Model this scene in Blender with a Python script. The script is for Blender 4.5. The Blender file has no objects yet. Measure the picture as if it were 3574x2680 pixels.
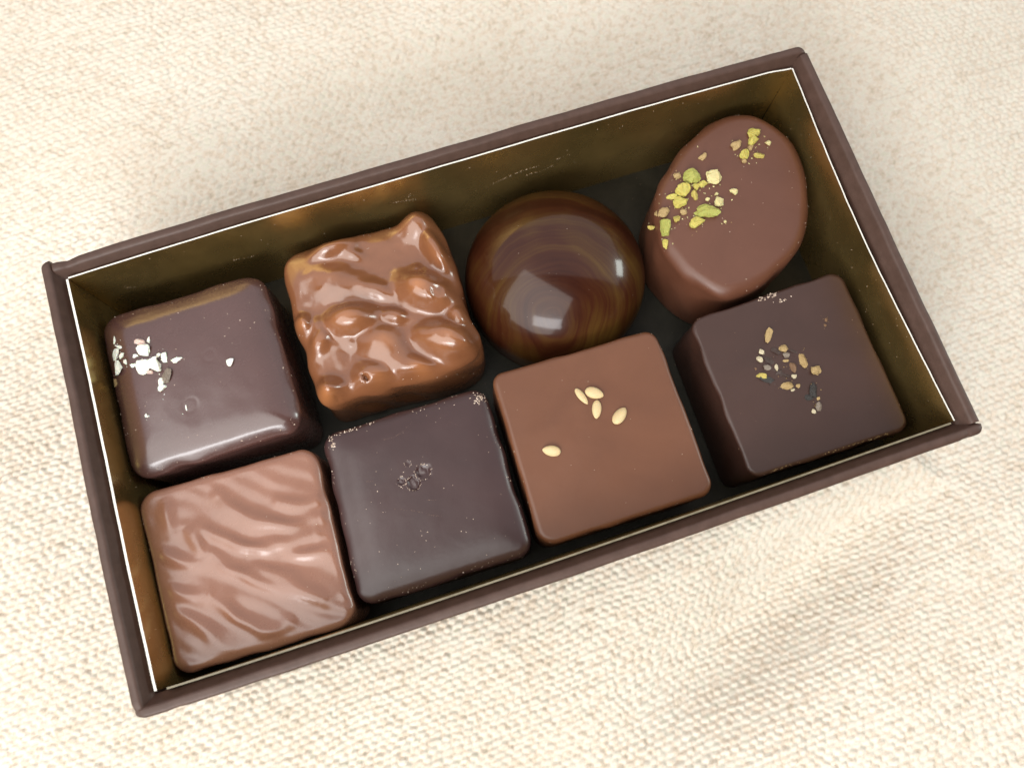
import bpy, bmesh, math, random
import numpy as np
from mathutils import Vector, Matrix, Euler

random.seed(7)
RNG = np.random.default_rng(11)
MM = 0.001
scene = bpy.context.scene
COL = scene.collection

# ------------------------------------------------------------------ camera
FIT_F = 2792.27            # focal length in photo pixels (3574 wide)
cam_data = bpy.data.cameras.new("camera")
cam = bpy.data.objects.new("camera", cam_data)
COL.objects.link(cam)
cam_data.lens = 6.86
cam_data.sensor_fit = 'HORIZONTAL'
cam_data.sensor_width = 6.86 * 3574 / FIT_F
cam.location = (-9.9227 * MM, -29.7240 * MM, 134.1334 * MM)
cam.rotation_euler = (0.230730, -0.011169, -0.317813)
cam_data.clip_start = 0.002
cam_data.clip_end = 50
cam_data.dof.use_dof = True
cam_data.dof.focus_distance = 0.119
cam_data.dof.aperture_fstop = 5.0
scene.camera = cam

# ------------------------------------------------------------------ light
world = bpy.data.worlds.new("World")
scene.world = world
world.use_nodes = True
bg = world.node_tree.nodes["Background"]
bg.inputs[0].default_value = (0.95, 0.93, 1.0, 1)
bg.inputs[1].default_value = 0.03

def area(name, loc, target, size, power, color, size_y=None):
    d = bpy.data.lights.new(name, 'AREA')
    d.shape = 'RECTANGLE' if size_y else 'DISK'
    d.size = size * MM
    if size_y:
        d.size_y = size_y * MM
    d.energy = power
    d.color = color
    o = bpy.data.objects.new(name, d)
    COL.objects.link(o)
    o.location = Vector(loc) * MM
    dirv = (Vector(target) - Vector(loc)).normalized()
    o.rotation_euler = dirv.to_track_quat('-Z', 'Y').to_euler()
    return o

# big soft panel overhead and behind, its near edge passing just above the box
ca, sa = math.cos(math.radians(-20)), math.sin(math.radians(-20))
cx, cy = 0 - sa * 900, 20 + ca * 900
panel = area("ceiling_lamp", (cx, cy, 640), (cx, cy, 0), 3600, 22.0, (1.0, 0.955, 0.985), 1800)
panel.rotation_euler = (0, 0, math.radians(-20))
# broad lamp close by on the left, slightly in front
area("left_lamp", (-218, -165, 320), (-15, 0, 10), 520, 3.5, (1.0, 0.985, 0.95), 520)
# narrow brighter lamp in front on the left: the white lines along the near edges
area("front_lamp", (-175, -335, 285), (-30, -5, 15), 250, 1.1, (0.97, 0.98, 1.0), 120)
# small window-like lamp low on the right
area("right_lamp", (620, -25, 215), (13, 13, 15), 150, 1.0, (0.90, 1.0, 0.95), 110)

vs = scene.view_settings
scene.display_settings.display_device = 'sRGB'
vs.view_transform = 'Standard'
vs.look = 'None'
vs.exposure = 0.0
vs.gamma = 1.0
scene.cycles.use_denoising = True
scene.cycles.max_bounces = 8
scene.cycles.sample_clamp_indirect = 6.0
scene.cycles.caustics_reflective = False
scene.cycles.caustics_refractive = False

SQUARES = {
    'salted': [[-56.93, 24.91], [-31.49, 25.04], [-31.38, -1.11], [-57.43, -1.02]],
    'wavy': [[-56.73, -2.82], [-30.62, -3.77], [-31.34, -29.82], [-56.79, -28.91]],
    'plain_dark': [[-28.98, -2.63], [-4.11, -3.04], [-4.63, -28.42], [-30.27, -27.91]],
    'sesame': [[-2.28, -1.82], [23.62, -2.58], [23.34, -28.46], [-3.11, -28.09]],
    'pepper': [[29.23, -3.03], [54.59, -2.55], [54.77, -28.74], [29.14, -28.43]],
}
OVAL = [[44.73, 27.76], [47.36, 28.29], [50.27, 27.69], [52.49, 26.58], [54.4, 24.13], [56.0, 21.0], [56.36, 17.27], [55.8, 13.12], [54.68, 9.95], [52.31, 5.51], [50.0, 2.84], [47.75, 1.39], [42.66, -0.79], [38.89, -1.58], [35.55, -1.32], [33.13, 0.64], [31.1, 3.67], [29.96, 6.67], [29.01, 9.63], [29.64, 14.07], [30.8, 17.16], [32.61, 20.09], [35.59, 22.68], [38.93, 25.2], [41.96, 26.82]]
CLUSTER = [[-28.11, 26.68], [-27.16, 27.15], [-22.19, 27.89], [-18.32, 27.95], [-14.2, 27.15], [-10.81, 27.11], [-8.69, 27.7], [-7.44, 28.63], [-5.5, 28.99], [-3.7, 27.61], [-3.07, 25.67], [-2.73, 23.97], [-2.36, 21.21], [-2.18, 18.28], [-2.5, 16.83], [-2.58, 13.51], [-2.5, 9.93], [-2.5, 6.92], [-2.42, 4.16], [-2.71, 2.53], [-5.2, 1.38], [-9.8, 0.93], [-15.44, 1.56], [-19.99, 1.84], [-24.58, 1.9], [-26.93, 1.71], [-28.34, 2.41], [-28.95, 5.24], [-28.75, 6.86], [-28.67, 9.75], [-28.94, 14.02], [-29.32, 16.14], [-28.8, 19.48], [-28.86, 23.32], [-28.69, 25.83]]
NUTS = [[-19.847, 26.385, 3.46, 1.738, 0.198, 1.6], [-6.205, 26.438, 2.683, 2.634, -0.313, 1.4], [-4.556, 20.653, 3.409, 1.404, -1.326, 1.8], [-8.253, 14.401, 4.047, 2.486, -0.714, 2.6], [-4.148, 8.788, 2.172, 1.762, -0.677, 1.5], [-7.49, 6.025, 4.519, 2.44, -0.532, 2.5], [-20.381, 13.314, 3.823, 2.134, -0.167, 2.4], [-14.166, 12.043, 2.05, 1.178, -0.496, 1.2], [-16.766, 7.936, 4.384, 2.925, -1.018, 1.4], [-19.742, 4.04, 2.766, 2.297, -0.134, 1.6], [-27.171, 3.345, 2.4, 2.061, 0.049, 1.8], [-28.01, 15.297, 1.464, 1.416, -0.314, 1.2], [-25.685, 11.822, 2.276, 1.39, 0.791, 1.3], [-13.818, 3.682, 4.283, 1.819, -0.672, 1.2], [-21.183, 20.631, 4.635, 2.619, -0.587, 0.9], [-15.929, 17.4, 3.693, 1.428, -0.588, 0.9]]
NUT_PITS = [[-6.47, 13.07, 1.1], [-20.67, 3.78, 0.45], [-25.66, 1.92, 0.5]]
RIPPLES = [[[-48.73, -14.36], [-46.08, -18.01], [-42.66, -20.39], [-39.82, -23.07], [-35.5, -25.74]],
    [[-49.71, -9.94], [-46.76, -12.45], [-43.88, -15.19], [-41.83, -16.12], [-38.89, -15.55], [-34.17, -16.07]],
    [[-45.85, -6.52], [-44.48, -9.32], [-42.0, -11.7], [-40.52, -12.96], [-37.34, -13.48], [-32.96, -14.4]],
    [[-55.86, -11.51], [-53.73, -13.22], [-51.21, -15.32]],
    [[-55.84, -17.05], [-53.74, -18.74], [-50.4, -19.34]],
    [[-50.05, -19.96], [-47.84, -23.16], [-45.58, -26.11], [-44.1, -27.09], [-40.83, -26.94]],
    [[-43.12, -18.23], [-40.73, -19.77], [-37.33, -23.15], [-34.1, -25.21]],
    [[-55.56, -19.13], [-52.8, -23.24], [-50.7, -26.85], [-48.64, -28.49]],
    [[-51.59, -9.32], [-50.39, -11.77], [-50.47, -14.3]],
    [[-37.54, -10.29], [-34.28, -11.63], [-31.71, -11.68]],
    [[-53.42, -5.09], [-53.73, -7.59], [-53.45, -9.74]],
    [[-38.44, -17.74], [-35.63, -18.66], [-32.63, -18.89]]]
SESAME = [[9.29, -8.986, 1.5, 0.629, -1.248], [11.28, -9.113, 1.447, 0.975, -0.639], [10.771, -11.595, 1.429, 0.812, -1.947], [13.722, -13.568, 1.49, 1.019, 0.63], [2.33, -15.391, 1.385, 0.92, 2.685]]
PISTACHIO = [[46.363, 22.042, 0.936, 0.982, -0.311, 'tan'], [49.932, 23.144, 1.015, 1.051, -0.704, 'yellow'], [49.275, 21.827, 0.971, 0.944, -0.506, 'yellow'], [49.319, 19.292, 1.017, 0.661, 0.058, 'olive'], [47.038, 20.155, 0.844, 0.879, -0.312, 'yellow'], [46.58, 19.024, 0.443, 0.389, -0.312, 'tan'], [51.537, 20.893, 0.486, 0.447, -0.902, 'pale'], [48.492, 20.79, 0.49, 0.491, -0.311, 'tan'], [40.537, 21.788, 0.825, 0.592, 0.06, 'tan'], [35.449, 19.946, 0.661, 0.529, -0.312, 'tan'], [37.485, 19.113, 1.311, 1.305, -0.504, 'green'], [40.725, 17.74, 1.476, 1.138, -0.124, 'pale'], [35.402, 17.371, 1.219, 1.198, -0.503, 'yellow'], [37.689, 17.21, 0.615, 0.621, -0.312, 'yellow'], [38.823, 17.22, 0.872, 0.627, -0.504, 'yellow'], [36.936, 15.876, 0.871, 0.763, -0.888, 'olive'], [33.335, 16.864, 0.919, 0.475, -0.312, 'yellow'], [34.202, 15.464, 1.087, 1.066, -0.886, 'yellow'], [37.489, 12.792, 1.947, 1.136, -0.464, 'green'], [40.008, 13.539, 0.863, 0.765, -0.696, 'pale'], [42.875, 14.534, 0.615, 0.572, -0.312, 'pale'], [34.146, 13.798, 0.583, 0.521, -0.694, 'tan'], [31.125, 14.725, 1.08, 0.945, -0.693, 'tan'], [29.24, 13.906, 0.633, 0.496, 0.231, 'olive'], [30.541, 12.259, 1.359, 1.151, -0.127, 'green'], [32.881, 12.925, 0.695, 0.655, -0.313, 'olive'], [35.418, 11.368, 1.421, 1.034, -0.502, 'yellow'], [29.827, 9.763, 0.943, 0.622, 0.227, 'yellow'], [30.421, 15.323, 0.479, 0.471, -0.312, 'tan'], [38.552, 14.607, 0.372, 0.332, -0.312, 'pale'], [40.175, 15.03, 0.329, 0.31, -0.312, 'pale'], [39.822, 10.239, 0.304, 0.234, -0.313, 'pale']]
SALT = [[-54.888, 20.738, 0.657, 0.235, -0.222, 'white'], [-54.486, 19.442, 0.27, 0.726, -0.493, 'white'], [-55.119, 18.561, 1.055, 0.576, -0.664, 'white'], [-54.143, 17.881, 0.384, 0.615, 0.061, 'white'], [-55.286, 16.38, 1.229, 0.802, 0.157, 'white'], [-53.94, 16.732, 0.44, 0.413, -0.315, 'white'], [-51.003, 18.915, 0.796, 0.541, -0.58, 'pink'], [-49.667, 18.845, 0.271, 0.502, -0.494, 'white'], [-50.707, 17.486, 1.015, 0.922, -0.315, 'white'], [-52.098, 16.974, 0.457, 0.355, -0.664, 'white'], [-51.289, 15.029, 1.21, 1.02, -0.131, 'white'], [-49.439, 14.786, 1.253, 1.079, -0.493, 'white'], [-48.064, 15.419, 0.434, 0.838, -0.13, 'white'], [-46.255, 14.469, 0.868, 0.419, -0.131, 'white'], [-39.002, 11.746, 0.648, 0.513, 0.056, 'white'], [-48.352, 12.639, 0.669, 1.027, -0.492, 'grey'], [-49.289, 11.945, 0.438, 0.679, -0.315, 'white'], [-49.294, 10.928, 0.655, 0.587, -0.315, 'white'], [-56.507, 14.584, 0.568, 0.499, -0.315, 'tan'], [-52.451, 7.686, 0.303, 0.311, -0.316, 'white'], [-46.757, 6.924, 0.107, 0.586, -0.171, 'white'], [-48.722, 15.995, 0.397, 0.368, -0.315, 'white'], [-52.806, 15.763, 0.439, 0.275, -0.315, 'white'], [-50.625, 13.976, 0.526, 0.319, -0.315, 'pink']]
PEPPER = [[39.714, -8.95, 0.575, 1.385, -0.648, 'tan'], [41.094, -11.487, 0.711, 0.614, -0.498, 'tan'], [37.771, -11.016, 0.494, 0.465, -0.315, 'cream'], [37.01, -11.986, 0.554, 0.468, -0.497, 'cream'], [43.06, -14.321, 0.682, 1.279, -0.173, 'gold'], [41.377, -14.864, 0.682, 0.817, -0.138, 'rust'], [44.433, -16.223, 0.925, 0.758, 0.032, 'tan'], [36.366, -14.438, 0.928, 0.417, -0.46, 'olive'], [39.205, -17.164, 1.047, 0.625, -0.053, 'gold'], [41.052, -16.037, 0.447, 0.39, -0.315, 'cream'], [40.985, -17.625, 0.356, 0.343, -0.315, 'tan'], [38.974, -13.96, 0.291, 0.507, -0.315, 'cream'], [40.759, -13.45, 0.501, 0.251, -0.138, 'tan'], [35.909, -13.203, 0.224, 0.207, -0.315, 'rust'], [39.587, -11.607, 0.875, 0.619, -0.874, 'dark'], [38.414, -12.687, 1.005, 0.426, -0.778, 'dark'], [37.591, -13.51, 0.663, 0.42, -0.497, 'grey'], [36.97, -15.308, 1.35, 0.467, -0.682, 'black'], [39.443, -15.441, 1.09, 0.375, -0.683, 'dark'], [42.913, -19.21, 0.723, 1.164, -0.14, 'black'], [41.816, -19.805, 0.686, 0.468, -0.871, 'black'], [42.712, -21.64, 0.499, 0.793, -0.056, 'grey'], [41.751, -22.035, 0.376, 0.405, -0.316, 'cream'], [43.143, -20.357, 0.244, 0.34, -0.315, 'tan'], [39.971, -17.916, 0.356, 0.273, -0.315, 'cream'], [48.781, -10.092, 0.318, 0.237, -0.314, 'rust'], [49.237, -9.32, 0.318, 0.333, -0.314, 'rust'], [42.687, -12.617, 1.102, 0.19, -0.591, 'dark'], [41.118, -12.594, 0.584, 0.418, -0.315, 'grey'], [38.983, -14.809, 0.606, 0.309, 0.2, 'dark']]
CRATER = [[-16.66, -12.48], [-18.43, -13.63], [-20.01, -12.82], [-18.38, -10.6]]
SWIRL = [[9.35, 4.02], [10.93, 3.92]]
SMEAR = [[6.72, 29.9, 12.44], [9.7, 29.9, 13.65], [12.65, 29.9, 14.37], [15.85, 29.9, 14.44], [13.93, 29.9, 12.65], [16.45, 29.9, 12.42], [18.4, 29.9, 13.23], [19.04, 29.9, 14.77], [21.11, 29.9, 15.25]]
SMEAR2 = [[-8.9, 29.9, 16.4], [-7.01, 29.9, 15.98], [-5.12, 29.9, 15.32], [-5.59, 29.9, 17.67], [-6.47, 29.9, 16.42]]
SMEAR3 = [[-36.02, 29.9, 13.31], [-34.51, 29.9, 12.78], [-32.63, 29.9, 12.59], [-35.16, 29.9, 10.75], [-52.58, 29.9, 15.04], [-51.57, 29.9, 14.19], [-52.74, 29.9, 13.16]]
FLAKE_H = [[41.46, -3.0], [42.91, -3.09], [44.15, -4.25], [42.83, -2.68]]
SCRATCH = [[[-20.78, -6.09], [-19.01, -6.18], [-17.82, -5.79], [-15.93, -4.68]], [[-22.0, -16.39], [-19.4, -17.52], [-17.42, -18.76], [-15.99, -19.46]], [[-17.33, -16.51], [-16.07, -17.02]], [[-25.08, -11.16], [-24.0, -11.52]], [[-10.62, -6.66], [-9.66, -7.47]]]
DENTS = [[-41.82, 13.7], [-46.28, 19.75], [-46.11, 7.29], [-36.56, 8.05]]

# ------------------------------------------------------------------ helpers
def tag(o, label=None, cat=None, group=None, kind=None):
    if label: o['label'] = label
    if cat: o['category'] = cat
    if group: o['group'] = group
    if kind: o['kind'] = kind
    return o

def link(name, mesh, mat=None, parent=None, smooth=True):
    o = bpy.data.objects.new(name, mesh)
    COL.objects.link(o)
    if mat is not None and not mesh.materials:
        for m in (mat if isinstance(mat, (list, tuple)) else [mat]):
            mesh.materials.append(m)
    if smooth:
        mesh.polygons.foreach_set('use_smooth', np.ones(len(mesh.polygons), bool))
    if parent is not None:
        o.parent = parent
    return o

def mesh_of(name, verts, faces):
    me = bpy.data.meshes.new(name)
    me.from_pydata([tuple(float(c) for c in v) for v in verts], [], faces)
    me.update()
    return me

def empty(name, loc):
    o = bpy.data.objects.new(name, None)
    COL.objects.link(o)
    o.location = Vector(loc) * MM
    o.empty_display_size = 0.005
    return o

def sm(e0, e1, x):
    t = np.clip((x - e0) / (e1 - e0), 0, 1)
    return t * t * (3 - 2 * t)

def vnoise(x, y, freq, seed):
    """value noise in -1..1 on numpy arrays (coordinates in mm)"""
    g = np.random.default_rng(seed).uniform(-1, 1, (256, 256))
    u = np.asarray(x) * freq + 1000.0; v = np.asarray(y) * freq + 1000.0
    i = np.floor(u).astype(int); j = np.floor(v).astype(int)
    fu = u - i; fv = v - j
    fu = fu * fu * (3 - 2 * fu); fv = fv * fv * (3 - 2 * fv)
    a = g[i % 256, j % 256]; b = g[(i + 1) % 256, j % 256]
    c = g[i % 256, (j + 1) % 256]; d = g[(i + 1) % 256, (j + 1) % 256]
    return (a * (1 - fu) + b * fu) * (1 - fv) + (c * (1 - fu) + d * fu) * fv

# ------------------------------------------------------------------ materials
class NT:
    def __init__(self, name):
        self.m = bpy.data.materials.new(name)
        self.m.use_nodes = True
        self.t = self.m.node_tree
        self.b = self.t.nodes['Principled BSDF']
    def n(self, typ, **kw):
        nd = self.t.nodes.new(typ)
        for k, v in kw.items():
            if k.startswith('i_'):
                key = k[2:]
                key = int(key) if key.isdigit() else key.replace('_', ' ')
                nd.inputs[key].default_value = v
            else:
                setattr(nd, k, v)
        return nd
    def l(self, a, b):
        self.t.links.new(a, b)
    def coords(self, scale=1000.0, kind='Object', rot=(0, 0, 0)):
        tc = self.n('ShaderNodeTexCoord')
        mp = self.n('ShaderNodeMapping')
        mp.inputs['Scale'].default_value = (scale,) * 3 if not isinstance(scale, tuple) else scale
        mp.inputs['Rotation'].default_value = rot
        self.l(tc.outputs[kind], mp.inputs['Vector'])
        return mp.outputs['Vector']
    def noise(self, vec, scale, detail=3, rough=0.55, dist=0.0):
        nd = self.n('ShaderNodeTexNoise')
        nd.inputs['Scale'].default_value = scale
        nd.inputs['Detail'].default_value = detail
        nd.inputs['Roughness'].default_value = rough
        nd.inputs['Distortion'].default_value = dist
        self.l(vec, nd.inputs['Vector'])
        return nd.outputs['Fac']
    def ramp(self, fac, stops):
        r = self.n('ShaderNodeValToRGB')
        el = r.color_ramp.elements
        while len(el) < len(stops): el.new(0.5)
        for e, (p, c) in zip(el, stops):
            e.position = p
            e.color = (*c, 1) if isinstance(c, tuple) else (c, c, c, 1)
        self.l(fac, r.inputs['Fac'])
        return r.outputs['Color']
    def bump(self, height, strength, dist_mm, prev=None):
        b = self.n('ShaderNodeBump')
        b.inputs['Strength'].default_value = strength
        b.inputs['Distance'].default_value = dist_mm * MM
        self.l(height, b.inputs['Height'])
        if prev is not None: self.l(prev, b.inputs['Normal'])
        return b.outputs['Normal']
    def set(self, **kw):
        for k, v in kw.items():
            self.b.inputs[k.replace('_', ' ')].default_value = v
        return self

def chocolate_mat(name, dark, light, rough=(0.33, 0.42), bump=0.06, sss=0.0, spec=0.5, coat=0.0):
    t = NT(name)
    v = t.coords()
    n1 = t.noise(v, 0.09, 4, 0.6, 0.6)
    col = t.ramp(n1, [(0.3, dark), (0.7, light)])
    # the finest flecks of bloom on the surface
    n3 = t.noise(v, 2.6, 2, 0.5)
    fl = t.ramp(n3, [(0.72, 0.0), (0.80, 1.0)])
    mx = t.n('ShaderNodeMixRGB')
    mx.inputs['Color2'].default_value = tuple(min(1, c * 1.5 + 0.01) for c in light) + (1,)
    ml = t.n('ShaderNodeMath', operation='MULTIPLY'); ml.inputs[1].default_value = 0.35
    t.l(fl, ml.inputs[0]); t.l(ml.outputs[0], mx.inputs['Fac']); t.l(col, mx.inputs['Color1'])
    t.l(mx.outputs[0], t.b.inputs['Base Color'])
    n2 = t.noise(v, 0.35, 4, 0.6)
    t.l(t.ramp(n2, [(0.3, rough[0]), (0.7, rough[1])]), t.b.inputs['Roughness'])
    n4 = t.noise(v, 0.8, 3, 0.5)
    nb = t.bump(n4, 0.35, bump)
    n5 = t.noise(v, 9.0, 2, 0.6)
    t.l(t.bump(n5, 0.25, 0.01, nb), t.b.inputs['Normal'])
    t.set(Specular_IOR_Level=spec)
    if coat:
        t.set(Coat_Weight=coat, Coat_Roughness=0.12)
    if sss:
        t.set(Subsurface_Weight=sss, Subsurface_Scale=0.0012)
        t.b.inputs['Subsurface Radius'].default_value = (1.0, 0.45, 0.25)
    return t.m

M = {}
M['dark_choc'] = chocolate_mat('dark_chocolate', (0.066, 0.030, 0.025), (0.080, 0.037, 0.031), (0.24, 0.30), spec=0.6, coat=0.35)
M['dark_choc2'] = chocolate_mat('bitter_chocolate', (0.034, 0.0155, 0.0145), (0.044, 0.021, 0.0195), (0.30, 0.37), spec=0.5)
M['pepper_choc'] = chocolate_mat('satin_dark_chocolate', (0.036, 0.0148, 0.0095), (0.045, 0.0192, 0.0128), (0.38, 0.45))
M['milk_choc'] = chocolate_mat('milk_chocolate', (0.110, 0.0395, 0.0162), (0.132, 0.049, 0.021), (0.36, 0.43))
M['wavy_choc'] = chocolate_mat('rippled_milk_chocolate', (0.198, 0.086, 0.050), (0.238, 0.107, 0.065), (0.23, 0.30), 0.06, spec=0.7)
M['oval_choc'] = chocolate_mat('oval_milk_chocolate', (0.094, 0.034, 0.0175), (0.113, 0.0425, 0.023), (0.40, 0.47))
M['cluster_choc'] = chocolate_mat('caramel_milk_chocolate', (0.165, 0.062, 0.026), (0.205, 0.080, 0.035), (0.17, 0.24), 0.05, spec=0.8)

def thin_coat(mat, colour):
    """where the coating stretches thin over a nut, the paler nut tints it (attribute 'thin')"""
    nt = mat.node_tree
    b = nt.nodes['Principled BSDF']
    src = b.inputs['Base Color'].links[0].from_socket
    at = nt.nodes.new('ShaderNodeAttribute'); at.attribute_name = 'thin'
    mx = nt.nodes.new('ShaderNodeMixRGB'); mx.inputs['Color2'].default_value = (*colour, 1)
    nt.links.new(at.outputs['Fac'], mx.inputs['Fac']); nt.links.new(src, mx.inputs['Color1'])
    nt.links.new(mx.outputs[0], b.inputs['Base Color'])
thin_coat(M['cluster_choc'], (0.36, 0.140, 0.050))

def dome_mat():
    t = NT('marbled_glossy_chocolate')
    tc = t.n('ShaderNodeTexCoord')
    mp = t.n('ShaderNodeMapping')
    mp.inputs['Scale'].default_value = (1000,) * 3
    t.l(tc.outputs['Object'], mp.inputs['Vector'])
    v = mp.outputs['Vector']
    # warp, then brush strokes that sweep round an off-centre point
    nz = t.n('ShaderNodeTexNoise'); nz.inputs['Scale'].default_value = 0.11; nz.inputs['Detail'].default_value = 2
    t.l(v, nz.inputs['Vector'])
    sub = t.n('ShaderNodeVectorMath', operation='SUBTRACT'); sub.inputs[1].default_value = (0.5, 0.5, 0.5)
    t.l(nz.outputs['Color'], sub.inputs[0])
    sc = t.n('ShaderNodeVectorMath', operation='SCALE'); sc.inputs['Scale'].default_value = 4.0
    t.l(sub.outputs[0], sc.inputs[0])
    ad = t.n('ShaderNodeVectorMath', operation='ADD')
    t.l(v, ad.inputs[0]); t.l(sc.outputs[0], ad.inputs[1])
    off = t.n('ShaderNodeVectorMath', operation='ADD'); off.inputs[1].default_value = (-DOME_SWIRL[0], -DOME_SWIRL[1], 0)
    t.l(ad.outputs[0], off.inputs[0])
    sp = t.n('ShaderNodeSeparateXYZ'); t.l(off.outputs[0], sp.inputs[0])
    cb = t.n('ShaderNodeCombineXYZ'); t.l(sp.outputs[0], cb.inputs[0]); t.l(sp.outputs[1], cb.inputs[1])
    ln = t.n('ShaderNodeVectorMath', operation='LENGTH'); t.l(cb.outputs[0], ln.inputs[0])
    nm = t.n('ShaderNodeVectorMath', operation='NORMALIZE'); t.l(cb.outputs[0], nm.inputs[0])
    sn = t.n('ShaderNodeVectorMath', operation='SCALE'); sn.inputs['Scale'].default_value = 0.30
    t.l(nm.outputs[0], sn.inputs[0])
    sp2 = t.n('ShaderNodeSeparateXYZ'); t.l(sn.outputs[0], sp2.inputs[0])
    cv = t.n('ShaderNodeCombineXYZ')
    t.l(ln.outputs['Value'], cv.inputs[0]); t.l(sp2.outputs[0], cv.inputs[1]); t.l(sp2.outputs[1], cv.inputs[2])
    broad = t.noise(cv.outputs[0], 0.55, 3, 0.55)
    fine = t.noise(cv.outputs[0], 2.2, 3, 0.6)
    blotch = t.noise(v, 0.075, 2, 0.5, 0.4)
    m1 = t.n('ShaderNodeMath', operation='MULTIPLY_ADD'); m1.inputs[1].default_value = 0.40
    t.l(fine, m1.inputs[0]); t.l(broad, m1.inputs[2])
    m2 = t.n('ShaderNodeMath', operation='MULTIPLY_ADD'); m2.inputs[1].default_value = 1.5
    t.l(blotch, m2.inputs[0]); t.l(m1.outputs[0], m2.inputs[2])
    m3 = t.n('ShaderNodeMath', operation='DIVIDE'); m3.inputs[1].default_value = 2.9
    t.l(m2.outputs[0], m3.inputs[0])
    col = t.ramp(m3.outputs[0], [(0.34, (0.024, 0.0055, 0.0025)), (0.45, (0.038, 0.0105, 0.004)), (0.53, (0.052, 0.021, 0.0055)), (0.64, (0.080, 0.042, 0.009))])
    t.l(col, t.b.inputs['Base Color'])
    t.set(Roughness=0.30, Coat_Weight=0.42, Coat_Roughness=0.10, Specular_IOR_Level=0.12)
    n = t.noise(v, 0.5, 2, 0.5)
    t.l(t.bump(n, 0.12, 0.05), t.b.inputs['Coat Normal'])
    return t.m

def simple(name, c1, c2, scale, rough, bump=0.0, bscale=4.0, metallic=0.0, spec=0.5, sss=0.0):
    t = NT(name)
    v = t.coords()
    n = t.noise(v, scale, 4, 0.6)
    t.l(t.ramp(n, [(0.3, c1), (0.7, c2)]), t.b.inputs['Base Color'])
    t.set(Roughness=rough, Metallic=metallic, Specular_IOR_Level=spec)
    if sss:
        t.set(Subsurface_Weight=sss, Subsurface_Scale=0.0006)
    if bump:
        t.l(t.bump(t.noise(v, bscale, 3, 0.6), 0.6, bump), t.b.inputs['Normal'])
    return t.m

M['paper'] = simple('brown_wrapping_paper', (0.056, 0.030, 0.021), (0.076, 0.042, 0.031), 0.6, 0.46, 0.035, 3.5, spec=0.35)
M['white_edge'] = simple('cut_card_edge', (0.62, 0.60, 0.53), (0.75, 0.73, 0.66), 0.8, 0.7)
M['sesame'] = simple('sesame_husk', (0.50, 0.37, 0.18), (0.62, 0.49, 0.27), 0.9, 0.55, 0.03, 5.0, sss=0.15)
M['yellow'] = simple('yellow_pistachio', (0.42, 0.36, 0.055), (0.56, 0.48, 0.13), 1.6, 0.6, 0.08, 4.0, sss=0.15)
M['green'] = simple('green_pistachio', (0.25, 0.26, 0.04), (0.46, 0.45, 0.12), 1.6, 0.65, 0.10, 4.0, sss=0.1)
M['olive'] = simple('olive_pistachio', (0.34, 0.27, 0.05), (0.54, 0.44, 0.12), 1.8, 0.65, 0.09, 4.0, sss=0.1)
M['pale'] = simple('pale_pistachio', (0.56, 0.48, 0.19), (0.66, 0.58, 0.31), 1.6, 0.6, 0.08, 4.0, sss=0.15)
M['tan'] = simple('pistachio_skin', (0.26, 0.16, 0.06), (0.52, 0.38, 0.17), 2.2, 0.65, 0.12, 4.0)
M['white'] = simple('white_salt', (0.86, 0.85, 0.66), (0.93, 0.93, 0.84), 1.5, 0.28, 0.12, 4.0, spec=0.6, sss=0.2)
M['pink'] = simple('pinkish_salt', (0.62, 0.36, 0.28), (0.80, 0.66, 0.58), 1.5, 0.35, 0.12, 4.0, sss=0.2)
M['grey'] = simple('clear_grey_crystal', (0.10, 0.075, 0.055), (0.30, 0.24, 0.18), 2.5, 0.25, 0.15, 4.0, spec=0.7)
M['cream'] = simple('cream_pepper_core', (0.40, 0.33, 0.20), (0.62, 0.55, 0.38), 1.8, 0.6, 0.1, 4.0)
M['gold'] = simple('golden_pepper_husk', (0.22, 0.135, 0.05), (0.46, 0.32, 0.13), 2.0, 0.5, 0.1, 4.0)
M['rust'] = simple('rusty_pepper_husk', (0.11, 0.06, 0.03), (0.22, 0.12, 0.055), 2.0, 0.55, 0.1, 4.0)
M['dark'] = simple('dark_pepper_skin', (0.030, 0.016, 0.012), (0.060, 0.034, 0.025), 2.0, 0.4, 0.15, 3.0)
M['black'] = simple('black_pepper_skin', (0.012, 0.0105, 0.009), (0.030, 0.025, 0.021), 2.0, 0.45, 0.15, 3.0)
M['crumb_pale'] = simple('pale_cocoa_crumb', (0.34, 0.24, 0.17), (0.62, 0.50, 0.40), 1.3, 0.6)
M['crumb_brown'] = simple('brown_cocoa_crumb', (0.12, 0.065, 0.04), (0.28, 0.17, 0.11), 1.3, 0.55)
M['pit'] = simple('broken_chocolate', (0.030, 0.014, 0.010), (0.055, 0.028, 0.021), 1.2, 0.5, 0.1, 3.0)

def foil_mat():
    t = NT('gold_foil_card')
    v = t.coords()
    n = t.noise(v, 0.05, 4, 0.6, 0.5)
    t.l(t.ramp(n, [(0.3, (0.58, 0.38, 0.12)), (0.7, (0.70, 0.48, 0.18))]), t.b.inputs['Base Color'])
    r = t.noise(v, 0.12, 5, 0.65, 0.4)
    t.l(t.ramp(r, [(0.3, 0.18), (0.7, 0.36)]), t.b.inputs['Roughness'])
    t.set(Metallic=0.92)
    t.l(t.bump(t.noise(v, 0.10, 3, 0.5), 0.35, 0.25), t.b.inputs['Normal'])
    return t.m
M['foil'] = foil_mat()

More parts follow.
